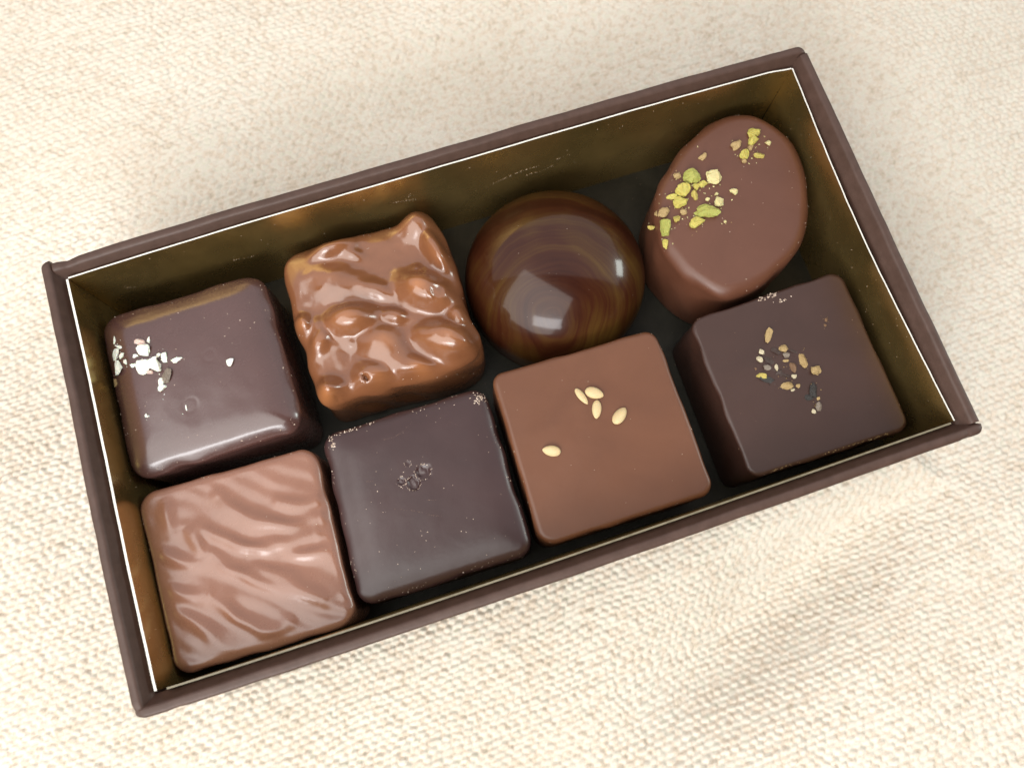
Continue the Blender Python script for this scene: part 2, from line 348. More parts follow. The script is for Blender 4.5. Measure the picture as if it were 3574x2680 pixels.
def floor_mat():
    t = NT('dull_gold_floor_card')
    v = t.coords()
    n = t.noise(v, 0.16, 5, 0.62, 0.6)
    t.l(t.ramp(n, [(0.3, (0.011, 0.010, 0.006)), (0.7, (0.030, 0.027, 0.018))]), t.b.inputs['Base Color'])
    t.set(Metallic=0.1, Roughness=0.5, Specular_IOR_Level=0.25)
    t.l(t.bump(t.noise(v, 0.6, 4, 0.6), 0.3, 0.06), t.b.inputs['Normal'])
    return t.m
M['floor'] = floor_mat()

def fabric_mat():
    t = NT('cream_woven_fabric')
    v = t.coords()
    a = t.noise(v, 0.035, 3, 0.5)
    base = t.ramp(a, [(0.3, (0.57, 0.52, 0.435)), (0.7, (0.63, 0.588, 0.505))])
    b = t.noise(v, 0.85, 3, 0.6)
    tint = t.ramp(b, [(0.28, (0.72, 0.68, 0.60)), (0.42, (0.95, 0.86, 0.80)), (0.55, (1, 1, 1)), (0.7, (0.93, 0.95, 0.88))])
    mx = t.n('ShaderNodeMixRGB', blend_type='MULTIPLY'); mx.inputs['Fac'].default_value = 0.85
    t.l(base, mx.inputs['Color1']); t.l(tint, mx.inputs['Color2'])
    t.l(mx.outputs[0], t.b.inputs['Base Color'])
    t.set(Roughness=0.9, Specular_IOR_Level=0.2, Sheen_Weight=0.15, Sheen_Roughness=0.5)
    fb = t.coords((1500.0, 5200.0, 3000.0), rot=(0, 0, 0.15))
    n1 = t.bump(t.noise(fb, 1.0, 3, 0.6), 0.5, 0.10)
    t.l(n1, t.b.inputs['Normal'])
    return t.m
M['fabric'] = fabric_mat()

# ------------------------------------------------------------------ fabric
def build_fabric():
    def axis(lo, hi, step, far):
        core = np.arange(lo, hi + 1e-6, step)
        ext = [1.2 * 1.22 ** k for k in range(40)]
        ext = np.cumsum(ext); ext = ext[ext < far]
        return np.concatenate([lo - ext[::-1], core, hi + ext])
    xs = axis(-108, 130, 0.245, 420); ys = axis(-96, 112, 0.235, 420)
    X, Y = np.meshgrid(xs, ys, indexing='xy')
    ang = math.radians(2.5)
    U = X * math.cos(ang) + Y * math.sin(ang); V = -X * math.sin(ang) + Y * math.cos(ang)
    # rows of short plump weft floats, staggered like bricks; threads wander and change thickness
    U2 = U + 0.30 * vnoise(U, V, 0.55, 10) + 0.7 * vnoise(U, V, 0.12, 1)
    V2 = V + 0.16 * vnoise(U, V, 0.45, 11) + 0.55 * vnoise(U, V, 0.10, 3)
    p, q = 1.62, 0.98
    g = np.random.default_rng(5)
    tab = g.uniform(0.25, 1.25, (512, 512)); wid = g.uniform(0.75, 1.15, (512, 512))
    rowshift = g.uniform(-0.16, 0.16, 512); rowh = g.uniform(0.85, 1.12, 512)
    v = V2 / q; iv = np.round(v).astype(int); fv = v - iv
    u = U2 / p + 0.5 * (iv % 2) + rowshift[iv % 512]
    iu = np.round(u).astype(int); fu = u - iu
    A = tab[iu % 512, iv % 512]; Wd = wid[iu % 512, iv % 512]
    e = (np.abs(fu) * 2 / Wd) ** 2.4 + (np.abs(fv) * 2 / 1.02) ** 2.2
    nub = np.sqrt(np.clip(1 - 0.92 * e, 0, 1)) * (0.55 + 0.45 * A) * rowh[iv % 512]
    under = 0.30 * np.cos(2 * np.pi * (u + 0.5)) * 0.5
    h = np.maximum(nub, under)
    H = 0.52 * (h - 0.9) + 0.05 * vnoise(U, V, 2.0, 6) + 0.07 * vnoise(U, V, 0.8, 7)
    # soft folds, away from the flat patch under the box
    d = np.maximum(np.abs(X) - 61, np.abs(Y) - 33)
    away = sm(0, 26, d)
    fold = 1.9 * vnoise(X, Y, 1 / 46.0, 8) + 0.7 * vnoise(X, Y, 1 / 19.0, 9)
    # a shallow hollow in front of the box, and slow falls to the right and back
    fx, fy = X - 37, Y + 47
    fr = (fx * 0.93 + fy * 0.36, -fx * 0.36 + fy * 0.93)
    hollow = -8.0 * np.exp(-(fr[0] / 30) ** 2 - (fr[1] / 9.0) ** 2)
    hollow = hollow - 3.0 * np.exp(-((X - 14) / 20) ** 2 - ((Y - 58) / 9.0) ** 2)
    Z = H + away * fold + hollow * sm(0, 8, d) - 0.0011 * np.maximum(X - 45, 0) ** 2 * away - 0.25
    Z = np.where(d < 0, np.minimum(Z, -0.02), Z)
    n, m = len(xs), len(ys)
    me = bpy.data.meshes.new('fabric')
    co = np.stack([X, Y, Z], -1).reshape(-1, 3) * MM
    idx = np.arange(n * m).reshape(m, n)
    quads = np.stack([idx[:-1, :-1], idx[:-1, 1:], idx[1:, 1:], idx[1:, :-1]], -1).reshape(-1, 4)
    me.vertices.add(n * m); me.vertices.foreach_set('co', co.ravel())
    me.loops.add(quads.size); me.loops.foreach_set('vertex_index', quads.ravel().astype(np.int32))
    me.polygons.add(len(quads))
    me.polygons.foreach_set('loop_start', np.arange(0, quads.size, 4, dtype=np.int32))
    me.polygons.foreach_set('loop_total', np.full(len(quads), 4, np.int32))
    me.update(calc_edges=True)
    o = link('ground_cloth', me, M['fabric'])
    tag(o, 'cream nubbly woven fabric spread under the chocolate box', None, None, 'structure')
build_fabric()

# ------------------------------------------------------------------ the box
HX, HY = 57.5, 29.93          # inside of the gold liner
RIM = 22.8                    # top of the liner
box = empty('chocolate_box', (0, 0, 0))
tag(box, 'open dark brown paper covered box with gold foil lining holding eight chocolates', 'box')

def bow_top(s): return 0.55 * math.sin(math.pi * s) + 0.10 * math.sin(3 * math.pi * s)
def bow_bottom(s): return 0.50 * math.sin(math.pi * s ** 0.8)
def bow_right(s): return -0.15 * math.sin(math.pi * s)
def bow_left(s): return 0.10 * math.sin(2 * math.pi * s)

def wall(name, p0, p1, out, thick, top, bow, round0, round1, seed, dent=None):
    """a wrapped board: round-topped cross-section swept from p0 to p1; `out` is the outward normal, origin line = inner face"""
    p0 = Vector(p0); p1 = Vector(p1); out = Vector(out)
    Ln = (p1 - p0).length; dr = (p1 - p0) / Ln
    r = thick / 2
    prof = [(thick, 0.15)]
    for k in range(4): prof.append((thick, 4 + (top - 0.5 - 4) * k / 3))
    for k in range(1, 6):                       # tight outer fold
        a = 0.5 * math.pi * k / 5
        prof.append((thick - 0.5 + 0.5 * math.cos(a), top - 0.5 + 0.5 * math.sin(a)))
    prof += [(1.6, top + 0.03), (1.35, top - 0.02), (1.18, top - 0.16), (1.05, top - 0.38)]
    prof += [(0.75, top - 0.95), (0.45, top - 1.5), (0.2, top - 1.85), (0.0, top - 2.1)]
    prof.append((0.0, top - 6)); prof.append((0.0, 0.15))
    N = 90
    stations = sorted(set([i / N for i in range(N + 1)] + [k * 0.22 / Ln for k in range(13)] + [1 - k * 0.22 / Ln for k in range(13)]))
    V, F = [], []
    for s in stations:
        L = s * Ln
        sc = 1.0
        if round0 and L < r: sc = min(sc, math.sqrt(max(0.02, 1 - (1 - L / r) ** 2)))
        if round1 and Ln - L < r: sc = min(sc, math.sqrt(max(0.02, 1 - (1 - (Ln - L) / r) ** 2)))
        b = bow(s)
        for (o, z) in prof:
            oo = r + (o - r) * sc
            zz = z
            if z > top - 3:
                zz = z - (1 - sc) * 0.75
                w = float(vnoise(L, seed * 7.0 + o * 1.5, 0.45, seed)) * 0.06 + float(vnoise(L, seed * 3.0, 0.08, seed + 1)) * 0.10
                zz += w
                oo += float(vnoise(L, seed * 5.0, 0.25, seed + 2)) * 0.05
                if dent:
                    for (dl, dd, dw) in dent:
                        g = math.exp(-((L - dl) / dw) ** 2)
                        zz -= dd * g; oo -= (oo - r) * 0.12 * g
            q = p0 + dr * L + out * (oo + b)
            V.append((q.x * MM, q.y * MM, zz * MM))
    P = len(prof)
    for i in range(len(stations) - 1):
        for j in range(P - 1):
            F.append((i * P + j, (i + 1) * P + j, (i + 1) * P + j + 1, i * P + j + 1))
    F.append(tuple(range(P))); F.append(tuple((len(stations) - 1) * P + j for j in reversed(range(P))))
    me = mesh_of(name, V, F)
    o = link(name, me, M['paper'], box)
    bm = bmesh.new(); bm.from_mesh(me); bmesh.ops.recalc_face_normals(bm, faces=bm.faces); bm.to_mesh(me); bm.free()
    return o

TW = 2.55
IX, IY = HX + 0.55, HY + 0.2
wall('side_wall', (-IX, -IY - TW, 0), (-IX, IY + TW + 0.55, 0), (-1, 0, 0), TW, 24.0, bow_left, True, True, 21, [(1.2, 0.15, 0.5)])
wall('side_wall', (IX, -IY - 0.9, 0), (IX, IY + 0.9, 0), (1, 0, 0), TW, 23.8, bow_right, False, False, 31)
wall('side_wall', (-IX - 0.9, IY, 0), (IX + TW - 0.1, IY, 0), (0, 1, 0), TW, 23.7, bow_top, False, True, 41, [(115.0, 0.25, 0.35), (2.2, 0.25, 0.9)])
wall('side_wall', (-IX - TW + 0.2, -IY, 0), (IX + TW + 0.1, -IY, 0), (0, -1, 0), TW, 23.9, bow_bottom, True, True, 51, [(5.6, 0.22, 0.35), (118.5, 0.12, 0.25)])

# bottom board and the floor card
def slab(name, x, y, z0, z1, mat, parent):
    bm = bmesh.new()
    bmesh.ops.create_cube(bm, size=1)
    for vv in bm.verts:
        vv.co = Vector((vv.co.x * 2 * x, vv.co.y * 2 * y, z0 + (vv.co.z + 0.5) * (z1 - z0))) * MM
    me = bpy.data.meshes.new(name); bm.to_mesh(me); bm.free()
    return link(name, me, mat, parent, False)
slab('base_board', IX - 0.02, IY - 0.02, 0.1, 1.0, M['paper'], box)
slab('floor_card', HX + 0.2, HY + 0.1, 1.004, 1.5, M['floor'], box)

M['dull_edge'] = simple('dull_foil_edge', (0.13, 0.11, 0.065), (0.21, 0.18, 0.115), 0.8, 0.45)
def liner(p0, p1, out, bowf, n=70, seed=3, edge='white_edge', th=0.34):
    """gold card standing inside the wall; its cut edge shows the white core"""
    p0 = Vector(p0); p1 = Vector(p1); out = Vector(out)
    V, F = [], []
    zs = [1.504, 8, 15, 20, 22.2, RIM]
    for i in range(n + 1):
        s = i / n
        c = p0.lerp(p1, s)
        for k, z in enumerate(zs):
            b = bowf(s, z)
            zz = z
            if k == len(zs) - 1:
                zz += 0.06 * float(vnoise(s * 60, seed, 0.5, seed))
            q = c + out * b
            V.append((q.x * MM, q.y * MM, zz * MM))
        for k, z in enumerate(reversed(zs)):
            b = bowf(s, z) + th
            zz = z
            if k == 0: zz += 0.06 * float(vnoise(s * 60, seed, 0.5, seed))
            q = c + out * b
            V.append((q.x * MM, q.y * MM, zz * MM))
    P = 2 * len(zs)
    mats = []
    for i in range(n):
        for j in range(P):
            a, b2 = i * P + j, i * P + (j + 1) % P
            F.append((a, b2, b2 + P, a + P)); mats.append(1 if j == len(zs) - 1 else 0)
    F.append(tuple(reversed(range(P)))); mats.append(0)
    F.append(tuple(n * P + j for j in range(P))); mats.append(0)
    me = mesh_of('foil_liner', V, F)
    o = link('foil_liner', me, [M['foil'], M[edge]], box, False)
    for pl, mi in zip(me.polygons, mats): pl.material_index = mi
    bm = bmesh.new(); bm.from_mesh(me); bmesh.ops.recalc_face_normals(bm, faces=bm.faces); bm.to_mesh(me); bm.free()
    return o
zf = lambda z: (z / RIM) ** 1.5
liner((-HX, -HY + 0.02, 0), (-HX, HY - 0.02, 0), (-1, 0, 0), lambda s, z: bow_left(s) * zf(z) - 0.02, seed=3)
liner((HX, -HY + 0.05, 0), (HX, HY - 0.25, 0), (1, 0, 0), lambda s, z: -0.95 * math.sin(math.pi * s) ** 1.2 * zf(z), seed=4, th=0.20)
liner((-HX + 0.05, HY, 0), (HX - 0.02, HY, 0), (0, 1, 0), lambda s, z: (bow_top(s) + (0.35 * sm(0.965, 1.0, s) if s > 0.96 else 0) * -1) * zf(z) * 0.95, n=120, seed=5, th=0.22)
liner((-HX + 1.3, -HY, 0), (HX - 0.5, -HY, 0), (0, -1, 0), lambda s, z: bow_bottom(s) * zf(z) * 0.95, n=120, seed=6, edge='dull_edge', th=0.26)

# ------------------------------------------------------------------ chocolate bodies
def resample(P, n):
    P = np.asarray(P, float)
    Q = np.vstack([P, P[:1]])
    d = np.r_[0, np.cumsum(np.linalg.norm(np.diff(Q, axis=0), axis=1))]
    t = np.linspace(0, d[-1], n, endpoint=False)
    return np.stack([np.interp(t, d, Q[:, 0]), np.interp(t, d, Q[:, 1])], 1)

def ccw(P):
    P = np.asarray(P, float)
    a = 0.5 * np.sum(P[:, 0] * np.roll(P[:, 1], -1) - P[:, 1] * np.roll(P[:, 0], -1))
    return P if a > 0 else P[::-1]

def smooth_loop(P, k):
    for _ in range(k):
        P = 0.5 * P + 0.25 * (np.roll(P, 1, 0) + np.roll(P, -1, 0))
    return P

def rounded_quad(Q, rc, n=288, wob=0.0, seed=1):
    """quad with corner radius rc (mm, one per corner or one value), evenly resampled"""
    Q = np.asarray(Q, float)
    cen = Q.mean(0)
    rcs = rc if isinstance(rc, (list, tuple)) else [rc] * 4
    sgn = 1 if np.sum(Q[:, 0] * np.roll(Q[:, 1], -1) - Q[:, 1] * np.roll(Q[:, 0], -1)) > 0 else -1
    if sgn < 0:
        Q = Q[::-1]; rcs = list(rcs)[::-1]
    pts = []
    for i in range(4):
        p, a, b = Q[i], Q[i - 1], Q[(i + 1) % 4]
        da = (a - p) / np.linalg.norm(a - p); db = (b - p) / np.linalg.norm(b - p)
        half = 0.5 * math.acos(float(np.clip(da @ db, -1, 1)))
        r = rcs[i]; t = r / math.tan(half)
        c = p + (da + db) / np.linalg.norm(da + db) * r / math.sin(half)
        s0 = p + da * t; s1 = p + db * t
        a0 = math.atan2(*(s0 - c)[::-1]); a1 = math.atan2(*(s1 - c)[::-1])
        while a1 < a0: a1 += 2 * math.pi
        if a1 - a0 > math.pi: a1 -= 2 * math.pi
        for k in range(13):
            a_ = a0 + (a1 - a0) * k / 12
            pts.append(c + r * np.array([math.cos(a_), math.sin(a_)]))
    P = resample(pts, n)
    return P

def body(name, outline, z0, h, ri, rz, mat, parent, origin, dome=0.35, flare=0.25, top_fn=None, side_fn=None, rings=64, foot=0.25, pw=2.0):
    """outline in mm (world); z0 = floor; ri / rz = how far the upper edge rounds in and down"""
    O = ccw(outline)
    n = len(O)
    T = np.roll(O, -1, 0) - np.roll(O, 1, 0); T /= np.linalg.norm(T, axis=1)[:, None]
    Nn = np.stack([T[:, 1], -T[:, 0]], 1)
    Nn = smooth_loop(Nn, 10); Nn /= np.linalg.norm(Nn, axis=1)[:, None]
    loops = []
    side = [(foot, 0.0), (0.0, foot), (0.0, foot * 2)] + [(0.0, foot * 2 + (h - rz - foot * 2) * k / 7) for k in range(1, 8)]
    for (ins, z) in side:
        fl = flare * (1 - z / (h - rz)) ** 1.0
        loops.append((O + Nn * (fl - ins), np.full(n, z), 0.0))
    K = 16
    for k in range(1, K + 1):
        a = 0.5 * math.pi * k / K
        loops.append((O - Nn * ri * (1 - math.cos(a) ** (2 / pw)), np.full(n, h - rz + rz * math.sin(a) ** (2 / pw)), k / K))
    inner = loops[-1][0]; c = inner.mean(0)
    ext = np.abs(O - c).max(0)
    Rm = np.linalg.norm(inner - c, axis=1).mean()
    for k in range(1, rings + 1):
        f = 1 - k / rings
        if f == 0: f = 0.004
        Pk = c + (smooth_loop(inner, int(12 * (1 - f))) - c) * f
        uu = np.clip((Pk - c) / ext, -1, 1)
        loops.append((Pk, h + dome * np.cos(uu[:, 0] * math.pi / 2) * np.cos(uu[:, 1] * math.pi / 2) * (1 - f ** 3), 1.0))
    V, F = [], []
    for (P, z, w) in loops:
        x, y = P[:, 0], P[:, 1]
        zz = z.copy(); xx = x.copy(); yy = y.copy()
        wz = sm(0.0, 1.0, np.full(n, w)) if w < 1 else np.ones(n)
        if top_fn is not None:
            zz = zz + wz * top_fn(x, y)
        if side_fn is not None:
            dd = side_fn(x, y, zz) * (1 - 0.9 * wz) * np.minimum(1, zz / 1.5)
            xx = xx + Nn[:, 0] * dd; yy = yy + Nn[:, 1] * dd
        V.append(np.stack([xx - origin[0], yy - origin[1], zz + z0 - origin[2]], 1))
    L = len(V)
    V = np.concatenate(V) * MM
    for i in range(L - 1):
        for j in range(n):
            j2 = (j + 1) % n
            F.append((i * n + j, i * n + j2, (i + 1) * n + j2, (i + 1) * n + j))
    F.append(tuple((L - 1) * n + j for j in range(n)))
    F.append(tuple(reversed(range(n))))
    me = mesh_of(name, V, F)
    return link(name, me, mat, parent)

def grow(Q, k):
    Q = np.asarray(Q, float); c = Q.mean(0)
    return c + (Q - c) * k
FL = 1.504                      # top of the floor card
GROUP = 'chocolates in the box'

def bits(name, pts, sizes, mat, parent, origin, seed):
    """many tiny crumbs as one part"""
    g = np.random.default_rng(seed)
    base = np.array([(1, 1, 1), (1, -1, -1), (-1, 1, -1), (-1, -1, 1), (1.2, 0, 0), (0, 0, 1.1)], float)
    hull = [(0, 4, 5), (0, 5, 2), (0, 2, 1), (0, 1, 4), (1, 2, 3), (1, 3, 4), (2, 5, 3), (3, 5, 4)]
    V, F = [], []
    for (p, s) in zip(pts, sizes):
        R = np.array(Euler(g.uniform(0, 6.28, 3)).to_matrix())
        q = base * g.uniform(0.5, 1.2, (6, 1)) * np.array([g.uniform(0.5, 1.3), g.uniform(0.4, 1.0), 0.6]) * s
        q = q @ R.T
        q[:, 2] *= 0.55
        k = len(V)
        V.extend(((q + np.array(p) - np.array(origin)) * MM).tolist())
        F.extend([tuple(k + a for a in f) for f in hull])
    me = mesh_of(name, V, F)
    o = link(name, me, mat, parent, False)
    o['kind'] = 'stuff'
    return o

def surface_sampler(ob):
    """top height (mm, world) of a chocolate at x, y by ray"""
    from mathutils.bvhtree import BVHTree
    me = ob.data
    par = ob.parent.location if ob.parent else Vector((0, 0, 0))
    loc = Vector(ob.location) + par
    bvh = BVHTree.FromPolygons([v.co + loc for v in me.vertices], [tuple(p.vertices) for p in me.polygons])
    def f(x, y):
        hit = bvh.ray_cast(Vector((x, y, 60)) * MM, Vector((0, 0, -1)))
        if hit[0] is None: return None, None
        return hit[0].z / MM, hit[1]
    return f

def edge_points(outline, f, count, g, inset=(0.0, 0.5), spans=None):
    O = resample(ccw(outline), 720); c = O.mean(0)
    out = []
    while len(out) < count:
        if spans:
            a, b = spans[g.integers(len(spans))]; k = int(g.uniform(a, b) * 720) % 720
        else:
            k = g.integers(720)
        d = c - O[k]; d /= np.linalg.norm(d)
        p = O[k] + d * g.uniform(*inset)
        z, nrm = f(*p)
        if z is not None: out.append((p[0], p[1], z))
    return out

def scatter(outline, f, count, g, shrink=0.93):
    O = np.asarray(outline); lo, hi = O.min(0), O.max(0); c = O.mean(0)
    out = []
    while len(out) < count:
        p = c + (g.uniform(lo, hi) - c) * shrink
        z, nrm = f(*p)
        if z is not None and nrm.z > 0.6 and z > 10: out.append((p[0], p[1], z))
    return out

# chunk meshes shared by the toppings
def chunk_mesh(name, seed, mat, flat=0.8, pts=18, rough=0.075):
    g = np.random.default_rng(seed)
    bm = bmesh.new()
    for _ in range(pts):
        d = g.normal(size=3); d /= np.linalg.norm(d)
        d *= g.uniform(0.82, 1.05)
        d = np.sign(d) * np.abs(d) ** 0.85
        bm.verts.new((d[0], d[1], d[2] * flat))
    r = bmesh.ops.convex_hull(bm, input=bm.verts)
    dead = [e for e in set(r['geom_interior'] + r['geom_unused']) if isinstance(e, bmesh.types.BMVert)]
    if dead: bmesh.ops.delete(bm, geom=dead, context='VERTS')
    bmesh.ops.bevel(bm, geom=list(bm.edges), offset=0.07, segments=1, affect='EDGES', clamp_overlap=True)
    bmesh.ops.triangulate(bm, faces=list(bm.faces))
    long_e = [e for e in bm.edges if e.calc_length() > 0.35]
    bmesh.ops.subdivide_edges(bm, edges=long_e, cuts=2)
    bmesh.ops.triangulate(bm, faces=[f for f in bm.faces if len(f.verts) > 3])
    for v in bm.verts:
        v.co += Vector(g.normal(size=3) * rough)
    for _ in range(1):
        bmesh.ops.smooth_vert(bm, verts=bm.verts, factor=0.35, use_axis_x=True, use_axis_y=True, use_axis_z=True)
    me = bpy.data.meshes.new(name)
    bm.to_mesh(me); bm.free()
    me.materials.append(mat)
    return me

def put_chunks(part, rows, parent, origin, f, pool_seed, thick=0.75, sink=0.3, gain=1.0):
    pool = {}
    g = np.random.default_rng(pool_seed)
    for i, (x, y, a, b, ang, hue) in enumerate(rows):
        key = (hue, i % 4)
        flat = 0.45 if hue in ('dark', 'black') else 0.9
        if key not in pool:
            pool[key] = chunk_mesh(part, pool_seed + i, M[hue], flat, 16 if hue != 'white' else 13)
        o = bpy.data.objects.new(part, pool[key])
        COL.objects.link(o)
        o.parent = parent
        z, nrm = f(x, y)
        if z is None or z < 8: z, nrm = 15.5, Vector((0, 0, 1))
        hgt = min(a, b) * thick * (1.0 if hue not in ('dark', 'black') else 0.7)
        if min(a, b) < 0.16: hgt = max(hgt, 0.08)
        o.location = (Vector((x, y, z + hgt * (1 - 2 * sink) * 0.8)) - Vector(origin)) * MM
        q = nrm.to_track_quat('Z', 'Y').to_matrix() if nrm.z < 0.98 else Matrix.Identity(3)
        o.rotation_euler = (q @ Euler((g.uniform(-.25, .25), g.uniform(-.25, .25), ang)).to_matrix()).to_euler()
        o.scale = (a * gain * MM, b * gain * MM, hgt * MM)
    return

def low_noise(amp, f1, seed):
    return lambda x, y: amp * vnoise(x, y, f1, seed) + amp * 0.4 * vnoise(x, y, f1 * 2.7, seed + 1)
def side_noise(amp, seed):
    return lambda x, y, z: amp * vnoise(x + z * 0.7, y - z * 0.7, 0.35, seed)

# --- dark chocolate with salt
def sq_origin(k):
    c = np.mean(SQUARES[k], axis=0); return (float(c[0]), float(c[1]), FL)

og = sq_origin('salted')
r = empty('dark_chocolate', og)
tag(r, 'dark chocolate with soft rounded edges sprinkled with white salt flakes', 'chocolate', GROUP)
ol = rounded_quad(grow(SQUARES['salted'], 1.0) + [0.1, 0.25], 3.0)
def soft_edge(Q, depth, width, k=1.1):
    Q = ccw(Q)
    def fn(x, y):
        acc = np.zeros(np.shape(x))
        for i in range(4):
            a, b_ = Q[i], Q[(i + 1) % 4]
            d = (b_ - a) / np.linalg.norm(b_ - a)
            dist = -(d[1] * (x - a[0]) - d[0] * (y - a[1]))
            acc = acc + np.exp(-k * dist)
        d = np.maximum(-np.log(acc) / k, 0)
        return depth * (1 - np.exp(-(d / width) ** 2))
    return fn
def ring_marks(x, y):
    z = np.zeros(np.shape(x))
    for (cx, cy), rad in zip(DENTS, (0.85, 0.7, 1.0, 0.6)):
        d = np.hypot(x - cx, y - cy) / rad * (1 + 0.15 * vnoise(x, y, 0.9, 66))
        z = z - 0.016 * np.exp(-((d - 1) / 0.25) ** 2) - 0.008 * np.exp(-d ** 4)
    return z
se = soft_edge(np.array(SQUARES['salted']) + [0.15, 0], 1.35, 2.4)
b = body('coating', ol, FL, 15.7, 1.7, 1.3, M['dark_choc'], r, og, 0.15, 0.0, lambda x, y: se(x, y) + low_noise(0.05, 0.18, 60)(x, y) + ring_marks(x, y), side_noise(0.2, 61), pw=2.0)
f = surface_sampler(b)
put_chunks('salt_flake', SALT, r, og, f, 100, 0.75, 0.3, 1.22)
g = np.random.default_rng(1)
P = edge_points(ol, f, 46, g, (0.0, 1.2)) + scatter(ol, f, 36, g)
bits('crumbs', P, g.uniform(0.05, 0.15, len(P)), M['crumb_pale'], r, og, 1)

SALT_ROWS = [q for q in SALT if q[0] < -45]
SALT_F = (r, og, f)
# --- plain dark with a broken bubble
og = sq_origin('plain_dark')
r = empty('dark_chocolate', og)
tag(r, 'dark chocolate with a small broken crater in its middle and frosty chipped edges', 'chocolate', GROUP)
ol = rounded_quad(grow(SQUARES['plain_dark'], 1.022) + [-0.3, 0.0], 2.4)
se2 = soft_edge(SQUARES['plain_dark'], 0.6, 2.4)
def crater(x, y):
    z = low_noise(0.05, 0.15, 70)(x, y) + se2(x, y)
    pit = np.zeros(np.shape(x))
    for (cx, cy), rad, dep in zip(CRATER, (1.15, 1.05, 0.7, 0.5), (0.26, 0.3, 0.18, 0.08)):
        d = np.hypot(x - cx, y - cy) / rad * (1 + 0.30 * vnoise(x, y, 1.1, 71))
        pit = np.maximum(pit, dep * sm(1.05, 0.55, d))
    return z - pit * (1 + 0.35 * vnoise(x, y, 2.2, 73))
b = body('coating', ol, FL, 14.6, 1.5, 1.15, M['dark_choc2'], r, og, 0.15, 0.15, crater, side_noise(0.2, 72), rings=110)
f = surface_sampler(b)
g = np.random.default_rng(2)
P = edge_points(ol, f, 90, g, (0.0, 0.9)) + scatter(ol, f, 60, g)
bits('crumbs', P, g.uniform(0.045, 0.13, len(P)), M['crumb_pale'], r, og, 2)
Qs = np.array(SQUARES['plain_dark'])
cl = []
for c0, n_, sp in ((Qs[1] + [-1.2, -1.2], 46, (0.75, 0.75)), (Qs[0] + [0.8, -1.4], 26, (0.35, 1.0)), (Qs[0] + [4.5, -0.35], 26, (2.2, 0.25))):
    for _ in range(n_):
        p = c0 + g.normal(size=2) * np.array(sp) * 0.7
        z, nn = f(*p)
        if z is not None and z > 8: cl.append((p[0], p[1], z))
bits('chipped_edge', cl, g.uniform(0.07, 0.22, len(cl)), M['crumb_pale'], r, og, 3)
sc_pts = []
for line in SCRATCH:
    for a_, b_ in zip(line[:-1], line[1:]):
        a_ = np.array(a_); b_ = np.array(b_)
        for t_ in np.linspace(0, 1, int(np.linalg.norm(b_ - a_) / 0.07)):
            if g.uniform() < 0.6:
                p = a_ + (b_ - a_) * t_ + g.normal(size=2) * 0.03
                z, nn = f(*p)
                sc_pts.append((p[0], p[1], z))
bits('scratch_dust', sc_pts, g.uniform(0.02, 0.055, len(sc_pts)), M['crumb_brown'], r, og, 15)
rim = []
for (cx, cy), rad in zip(CRATER, (1.15, 1.05, 0.7, 0.5)):
    for a in np.linspace(0, 2 * math.pi, int(26 * rad) + 5, endpoint=False):
        if g.uniform() < 0.4: continue
        p = np.array([cx, cy]) + (rad * 1.02 + g.normal() * 0.05) * np.array([math.cos(a), math.sin(a)])
        if any(np.hypot(*(p - np.array(c2))) < r2 * 0.85 for c2, r2 in zip(CRATER, (1.15, 1.05, 0.7, 0.5))): continue
        z, nn = f(*p)
        rim.append((p[0], p[1], z))
bits('crater_rim', rim, g.uniform(0.05, 0.15, len(rim)), M['crumb_pale'], r, og, 4)

# --- dark with cracked pepper
og = sq_origin('pepper')
r = empty('dark_chocolate', og)
tag(r, 'dark chocolate topped with crushed peppercorns in the right front corner', 'chocolate', GROUP)
ol = rounded_quad(grow(SQUARES['pepper'], 1.012), 2.0)
b = body('coating', ol, FL, 15.0, 0.7, 0.6, M['pepper_choc'], r, og, 0.15, 0.1, low_noise(0.04, 0.15, 80), side_noise(0.2, 82))
f = surface_sampler(b)
put_chunks('pepper_piece', PEPPER, r, og, f, 200, 0.7, 0.3, 1.12)
g = np.random.default_rng(3)
P = edge_points(ol, f, 40, g, (0.0, 0.5)) + scatter(ol, f, 16, g)
bits('crumbs', P, g.uniform(0.04, 0.11, len(P)), M['crumb_brown'], r, og, 5)
P = []
for a_, b_, n_ in ((0.12, 0.30, 16), (0.45, 0.90, 34)):
    for _ in range(n_):
        t_ = g.uniform(a_, b_)
        p = np.array(SQUARES['pepper'][3]) * (1 - t_) + np.array(SQUARES['pepper'][2]) * t_ + [0, g.uniform(0.0, 0.25)]
        z, nn = f(*p)
        if z is not None and z > 8: P.append((p[0], p[1], z))
bits('chipped_edge', P, g.uniform(0.06, 0.15, len(P)), M['gold'], r, og, 14)
P = []
for (x, y) in FLAKE_H:
    for _ in range(9):
        p = np.array([x, y]) + g.normal(size=2) * [0.5, 0.16]
        z, nn = f(*p)
        if z is not None and z > 8: P.append((p[0], p[1], z + 0.05))
bits('scraped_edge', P, g.uniform(0.1, 0.24, len(P)), M['crumb_pale'], r, og, 6)

